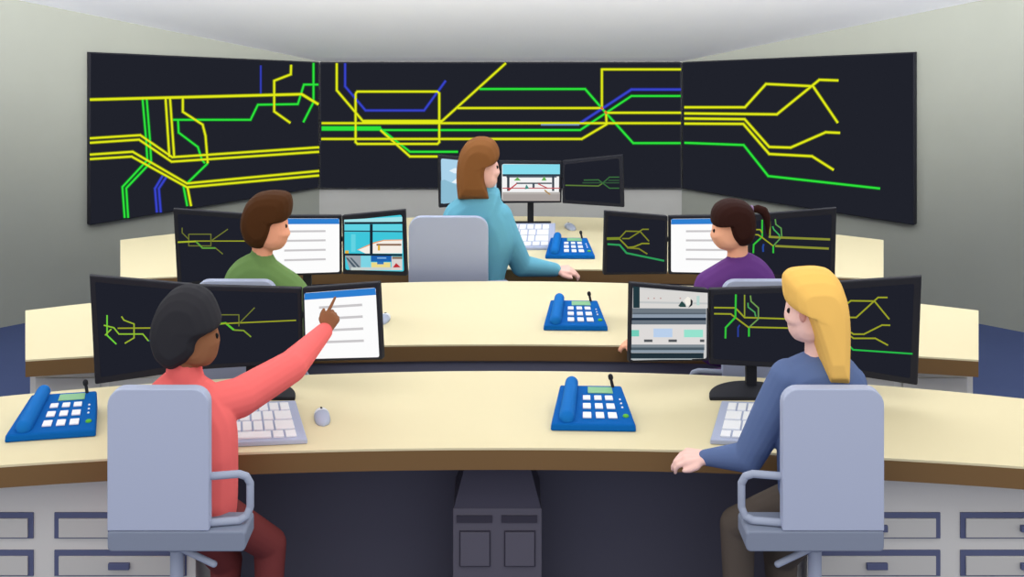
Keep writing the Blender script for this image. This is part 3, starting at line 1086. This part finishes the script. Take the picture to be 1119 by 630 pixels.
def person(label, d, skin, shirt_c, trouser_c, hair_c, head, headT, hair, hairT, torso, torsoT, neck, sleeves, hands, legs, fl, eye, eye_r, extra_hair=None, collar=None, hair_d=0.0, voxel=0.006, ear=None, names=('shirt', 'trousers')):
    ms = mat('skin_' + skin.lstrip('#'), skin, k=1.15)
    body = MB()
    body.inflate(head, d, headT)
    body.cap(*neck)
    # trunk inside the shirt
    cx = sum(x for x, y in torso) / len(torso)
    cy = sum(y for x, y in torso) / len(torso)
    body.inflate([(cx + (x - cx) * 0.88, cy + (y - cy) * 0.93) for x, y in torso], d, torsoT * 0.85)
    for s in sleeves:
        limb(body, [(p, r * 0.72) for p, r in s])
    for s in legs:
        limb(body, [(p, r * 0.75) for p, r in s])
    for h in hands:
        hand(body, *h[0], **h[1])
    tmp = body.blob('person', ms, None, voxel, 3)
    base = Vector((W(cx, 0, d).x, d, fl))
    tmp.data.transform(Matrix.Translation(-base))
    tmp.location = base
    tag(tmp, label, 'person', 'control room staff')
    t = tmp
    sh = MB()
    sh.inflate(torso, d, torsoT, p=0.5)
    for s in sleeves:
        limb(sh, s)
    if collar:
        sh.cap(*collar)
    sh.blob(names[0], mat('cloth_' + shirt_c.lstrip('#'), shirt_c, k=1.25), t, voxel, 4)
    tr = MB()
    hipc = legs[0][0][0]
    for s in legs:
        limb(tr, s[:-1])
    tr.cap(legs[0][0][0], legs[0][0][1] * 1.05, legs[1][0][0], legs[1][0][1] * 1.05)
    tr.blob(names[1], mat('cloth_' + trouser_c.lstrip('#'), trouser_c), t, voxel * 1.3, 3)
    msh = mat('shoe_dark', '#2c2d33')
    for s in legs:
        a = s[-1][0]
        k = MB()
        k.ell(Vector((a.x + s[-1][1] * 0.2, a.y + 0.03, fl + 0.028)), 0.042, 0.085, 0.03)
        k.ell(Vector((a.x, a.y - 0.005, fl + 0.045)), 0.04, 0.045, 0.047)
        k.blob('shoe', msh, t, 0.008, 3)
    hr = MB()
    hr.inflate(hair, d + hair_d, hairT, p=0.5)
    hm = mat('hair_' + hair_c.lstrip('#'), hair_c, k=1.1)
    ho = hr.blob('hair', hm, t, voxel * 0.8, 2)
    if extra_hair:
        extra_hair(t, ho, hm)
    # eyes: found on the surface of the face
    dg = bpy.context.evaluated_depsgraph_get()
    bvh = BVHTree.FromPolygons([tuple(v.co + base) for v in t.data.vertices], [tuple(p.vertices) for p in t.data.polygons])
    hit = bvh.ray_cast(CAMP, ray(*eye).normalized())
    p = hit[0] if hit[0] is not None else W(eye[0], eye[1], d)
    me_ = mat('eye_black', '#141416', rough=0.4)
    inward = 1.0 if sum(x for x, y in hair) / len(hair) > eye[0] else -1.0
    for q in (p, Vector((p.x + inward * eye_r * 1.6, 2 * d - p.y - eye_r * 0.4, p.z))):
        MB().ell(q, eye_r * 0.8, eye_r * 0.6, eye_r * 1.05, 14, 8).build('eye', me_, t, smooth=True)
    if ear:
        hit = bvh.ray_cast(CAMP, ray(*ear[0]).normalized())
        p = hit[0] if hit[0] is not None else W(*ear[0], d)
        MB().ell(p, ear[1] * 0.55, ear[1] * 0.5, ear[1], 14, 8).build('ear', mat('skin_ear', ear[2]), t, smooth=True)
    return t

def seated_legs(hip, knee, ankle_z, r, knee2, dx=0.0, fl=0.0):
    """two legs: hip centre, near knee, far knee in world space, shins dropping to the floor"""
    out = []
    for h, k_ in ((hip[0], knee), (hip[1], knee2)):
        an = Vector((k_.x + dx, k_.y - 0.02, ankle_z))
        out.append([(h, r * 1.12), (k_, r * 0.95), (an, r * 0.72), (Vector((an.x, an.y, fl + 0.05)), r * 0.55)])
    return out

# woman in pink, pointing
d = 4.07
hipL, hipR = W(190, 545, d - .02), W(222, 548, d + .02)
legs = seated_legs((hipR, hipL), W(295, 594, 4.28), FL1 + 0.13, 0.062, W(247, 612, 4.33), 0.0, FL1)
arm = [(W(226, 444, d), R_(23, d)), (W(262, 434, d + .10), R_(21.5, d + .10)), (W(318, 400.5, 4.38), R_(17.5, 4.38)), (W(354, 362, 4.63), R_(9.5, 4.63))]
arm2 = [(W(172, 445, d), R_(17, d)), (W(150, 520, d + .02), R_(13, d)), (W(180, 560, d + .1), R_(9, d))]
person('seated person in coral red top with dark rounded hair, pointing at a page', d, '#8a5c40', '#fb6866', '#7a3a3a', '#2b2b30',
       [(232, 357), (236.5, 359), (238.6, 367), (240, 373), (238.8, 379), (236.5, 390), (231, 397), (222, 399), (205, 396), (190, 388), (180, 365), (190, 335), (215, 325)], 0.075,
       [(201, 311), (215, 312.5), (228, 320), (235.5, 333), (241, 349), (240.5, 356), (233, 359), (226, 364), (222, 371), (221, 380), (213, 389), (203, 395), (192, 401), (182, 398), (171, 387), (165.5, 366), (168, 347), (176, 329), (188, 316)], 0.115,
       [(185, 402), (217, 408), (238, 421), (256, 450), (260, 480), (259, 572), (240, 578), (165, 578), (150, 560), (148, 450), (160, 424)], 0.105,
       (W(203, 385, d), R_(16, d), W(202, 425, d), R_(17, d)),
       [arm, arm2],
       [((W(355.5, 361, 4.64), Vector((.44, .28, .85)), Vector((.15, -1, .1)), 0.130, 0.9), dict(thumb_side=-1, point=True))],
       legs, FL1, (236.6, 366.8), R_(3.0, d), collar=(W(201, 405, d), R_(19.5, d), W(203, 418, d), R_(21, d)), voxel=0.0045)

# blonde woman
d = 4.05
hipL, hipR = W(875, 545, d), W(905, 545, d - .02)
legs = seated_legs((hipL, hipR), W(806, 573, 4.22), FL1 + 0.13, 0.066, W(853, 606, 4.33), 0.0, FL1)
arm = [(W(862, 414, d), R_(22, d)), (W(843, 452, d + .02), R_(21.5, d)), (W(818, 499, 4.10), R_(17, 4.10)), (W(771, 499.5, 4.19), R_(8.5, 4.19))]
arm2 = [(W(928, 418, d), R_(19, d)), (W(944, 490, d + .05), R_(15, d)), (W(920, 540, d + .12), R_(10, d))]
def blonde_extra(t, ho, hm):
    pass
person('seated woman in slate blue top with long blonde hair, hand on the near desk', d, '#f5c2b8', '#55678f', '#5d544d', '#fcc066',
       [(860, 333), (858.6, 341), (857.4, 347.5), (859, 351), (861.5, 353), (862, 362), (866.5, 369), (875, 372.5), (884, 373), (900, 365), (908, 340), (900, 310), (875, 305), (863, 318)], 0.075,
       [(855, 306), (856.5, 299), (864, 292.6), (890, 290.5), (906, 293.5), (917, 305), (924, 326), (926.8, 350), (926.5, 385), (925.5, 418.9), (925.3, 419), (902.7, 419), (902.5, 418.9), (896.5, 399), (889, 375), (883.5, 358), (878.5, 344), (874, 333.5), (861, 332.8), (856.5, 323)], 0.105,
       [(880, 384), (902, 380), (930, 390), (946, 412), (950, 450), (948, 575), (872, 578), (852, 574), (849, 480), (848, 410), (860, 393)], 0.10,
       (W(891, 360, d), R_(11, d), W(892, 395, d), R_(13, d)),
       [arm, arm2],
       [((W(772, 499.5, 4.19), Vector((-1, .12, -.02)), Vector((0.0, -.35, 1)), 0.155, 0.55), dict(thumb_side=-1))],
       legs, FL1, (862.3, 339.3), R_(3.1, d), collar=(W(893, 389, d), R_(13, d), W(895, 400, d), R_(17, d)), hair_d=-0.02, voxel=0.0045,
       ear=((877.2, 345), R_(7, d), '#dfa59b'))

# man in green
d = 5.45
z_seat2 = zpx(307, DC2_) - 0.58
def zw(px, d_, z): return Vector((xpx(px, d_), d_, z))
legs = seated_legs((zw(280, d, z_seat2 + .08), zw(255, d, z_seat2 + .08)), zw(315, 5.53, z_seat2 + .04), FL2 + .13, .06, zw(280, 5.53, z_seat2 + .04), 0, FL2)
arm = [(W(318, 318, d), R_(17, d)), (W(345, 356, 5.52), R_(13, 5.52)), (W(384, 366, 5.68), R_(7, 5.68))]
arm2 = [(W(258, 320, d), R_(15, d)), (W(250, 365, 5.5), R_(12, 5.5)), (W(285, 378, 5.6), R_(7, 5.6))]
person('seated man in green shirt with short brown hair, seen from behind', d, '#eda585', '#64834c', '#4a4c58', '#482a12',
       [(314.2, 239), (314.6, 249), (315.8, 252.5), (317.6, 255.5), (315.6, 258), (314, 261), (312.7, 266), (308, 271.5), (298, 273.5), (283, 268), (276, 250), (282, 228), (305, 222)], 0.075,
       [(263, 248), (264, 235), (270, 220), (281, 210.5), (296, 207.5), (311, 208.5), (318, 212), (320.3, 222), (318.5, 234), (314, 240), (301, 242), (299.5, 252), (294, 265), (288, 271), (276.5, 270), (267.5, 261.5)], 0.105,
       [(275, 275), (297, 281), (312, 292), (325, 300), (338, 315), (342, 345), (335, 400), (250, 400), (243, 350), (244, 306), (249, 294), (258, 284)], 0.10,
       (W(287, 265, d), R_(11, d), W(286, 288, d), R_(12, d)),
       [arm, arm2],
       [((W(385, 366, 5.69), Vector((1, .3, -.05)), Vector((0, -.2, 1)), 0.13, 0.5), dict(thumb_side=1)),
        ((W(286, 378, 5.61), Vector((.8, .5, -.05)), Vector((0, -.2, 1)), 0.13, 0.5), dict(thumb_side=-1))],
       legs, FL2, (312.4, 246.8), R_(2.1, d), collar=(W(285.5, 277, d), R_(11.5, d), W(287, 290, d), R_(17, d)), voxel=0.006)

# woman in purple
legs = seated_legs((zw(812, d, z_seat2 + .08), zw(838, d, z_seat2 + .08)), zw(778, 5.53, z_seat2 + .04), FL2 + .13, .06, zw(812, 5.53, z_seat2 + .04), 0, FL2)
arm = [(W(779, 316, d), R_(17, d)), (W(748, 366, 5.5), R_(13, 5.5)), (W(702, 374, 5.64), R_(7, 5.64))]
arm2 = [(W(832, 318, d), R_(15, d)), (W(843, 365, 5.5), R_(12, 5.5)), (W(812, 378, 5.6), R_(7, 5.6))]
def pony(t, ho, hm):
    pts = [(822, 229, 3.5), (828, 228, 4.5), (834.5, 230.5, 5.0), (837.8, 237, 4.3), (838.8, 246, 3.2), (838.8, 256, 1.2)]
    m = MB()
    for (x, y, r), (x2, y2, r2) in zip(pts[:-1], pts[1:]):
        m.cap(W(x, y, d), R_(r, d), W(x2, y2, d), R_(r2, d))
    m.blob('ponytail', hm, t, 0.004, 2)
    ring = MB()
    n = 16
    ax = Vector((1, 0, -.15)).normalized()
    u = Vector((0, 1, 0))
    v_ = ax.cross(u)
    c0 = W(820.8, 229.5, d)
    cs = [c0 + (u * math.cos(2 * math.pi * i / n) + v_ * math.sin(2 * math.pi * i / n)) * R_(3.6, d) for i in range(n + 1)]
    ring.tube(cs, R_(2.0, d))
    ring.build('hair_tie', mat('hair_tie', '#8a749a'), t, smooth=True)
person('seated woman in purple top with dark ponytail, seen from behind', d, '#f2ac8c', '#5d3577', '#53306a', '#2e1510',
       [(779, 244), (778, 253), (775.8, 257.5), (777.6, 260.5), (779.6, 265), (785, 271), (795, 273.5), (806, 270), (818, 255), (816, 235), (795, 225), (783, 232)], 0.075,
       [(776.6, 241), (777.2, 231), (782, 223), (792, 217.5), (805, 216.8), (816, 220.5), (822.8, 227.5), (825.3, 238), (825.3, 250), (822.5, 261), (816, 267), (807.5, 268), (800, 263), (795.3, 254), (793, 242.8), (786, 244.8), (778.5, 245.5)], 0.105,
       [(795, 281), (817, 274), (835, 284), (845.5, 297), (849, 312), (850, 350), (842, 400), (762, 400), (755, 350), (758, 311), (763, 300), (780, 290)], 0.10,
       (W(806, 262, d), R_(10.5, d), W(806, 288, d), R_(12, d)),
       [arm, arm2],
       [((W(701, 374.5, 5.645), Vector((-1, .05, 0)), Vector((0, -.2, 1)), 0.135, 0.5), dict(thumb_side=-1)),
        ((W(811, 378, 5.61), Vector((-.8, .5, -.05)), Vector((0, -.2, 1)), 0.13, 0.5), dict(thumb_side=1))],
       legs, FL2, (780.6, 252), R_(2.1, d), extra_hair=pony, collar=(W(806, 279, d), R_(11.5, d), W(807, 290, d), R_(16, d)), voxel=0.006)

# woman in teal
d = 7.2
z_seat3 = zpx(237, DC3_) - 0.56
legs = seated_legs((zw(515, d, z_seat3 + .09), zw(492, d, z_seat3 + .09)), zw(545, 7.4, z_seat3 + .04), FL3 + .13, .066, zw(510, 7.4, z_seat3 + .04), 0, FL3)
arm = [(W(545, 236, d), R_(15, d)), (W(553, 256, d + .02), R_(14.5, d)), (W(570, 290, 7.27), R_(12, 7.27)), (W(606, 294.5, 7.33), R_(7.5, 7.33))]
arm2 = [(W(497, 240, d), R_(13, d)), (W(490, 280, d + .03), R_(11, d)), (W(515, 300, d + .1), R_(7, d))]
person('seated woman in teal top with long brown hair at the far desk', d, '#f6bcb0', '#64a5bb', '#46505e', '#80532d',
       [(542, 175.5), (544.6, 179), (545, 184), (546.8, 188), (545.5, 190.3), (543.6, 192.5), (543, 200), (539.5, 204.5), (532, 206), (520, 200), (514, 182), (520, 165), (536, 164)], 0.085,
       [(498.6, 192), (499.4, 178), (503, 165), (510.5, 154), (520.7, 149), (532, 149), (541, 153.3), (545.6, 162), (546.3, 169), (544.3, 174.5), (541.5, 177), (533, 178), (530, 186), (530, 194), (532, 205), (535.6, 217.2), (535.3, 217.4), (518, 217.4), (500.7, 217.2), (500.4, 216.8), (499, 205)], 0.12,
       [(499, 216), (515, 207), (536, 204), (546, 205), (548, 220), (558, 232), (566, 262), (556, 288), (552, 300), (545, 340), (490, 340), (482, 300), (481, 242), (487, 226)], 0.12,
       (W(527, 195, d), R_(9, d), W(525, 215, d), R_(10, d)),
       [arm, arm2],
       [((W(607, 295, 7.335), Vector((1, .04, 0)), Vector((0, -.3, 1)), 0.185, 0.5), dict(thumb_side=1))],
       legs, FL3, (543.2, 182.6), R_(1.8, d), collar=(W(530, 207, d), R_(10, d), W(525, 218, d), R_(14, d)), hair_d=-0.02, voxel=0.006)
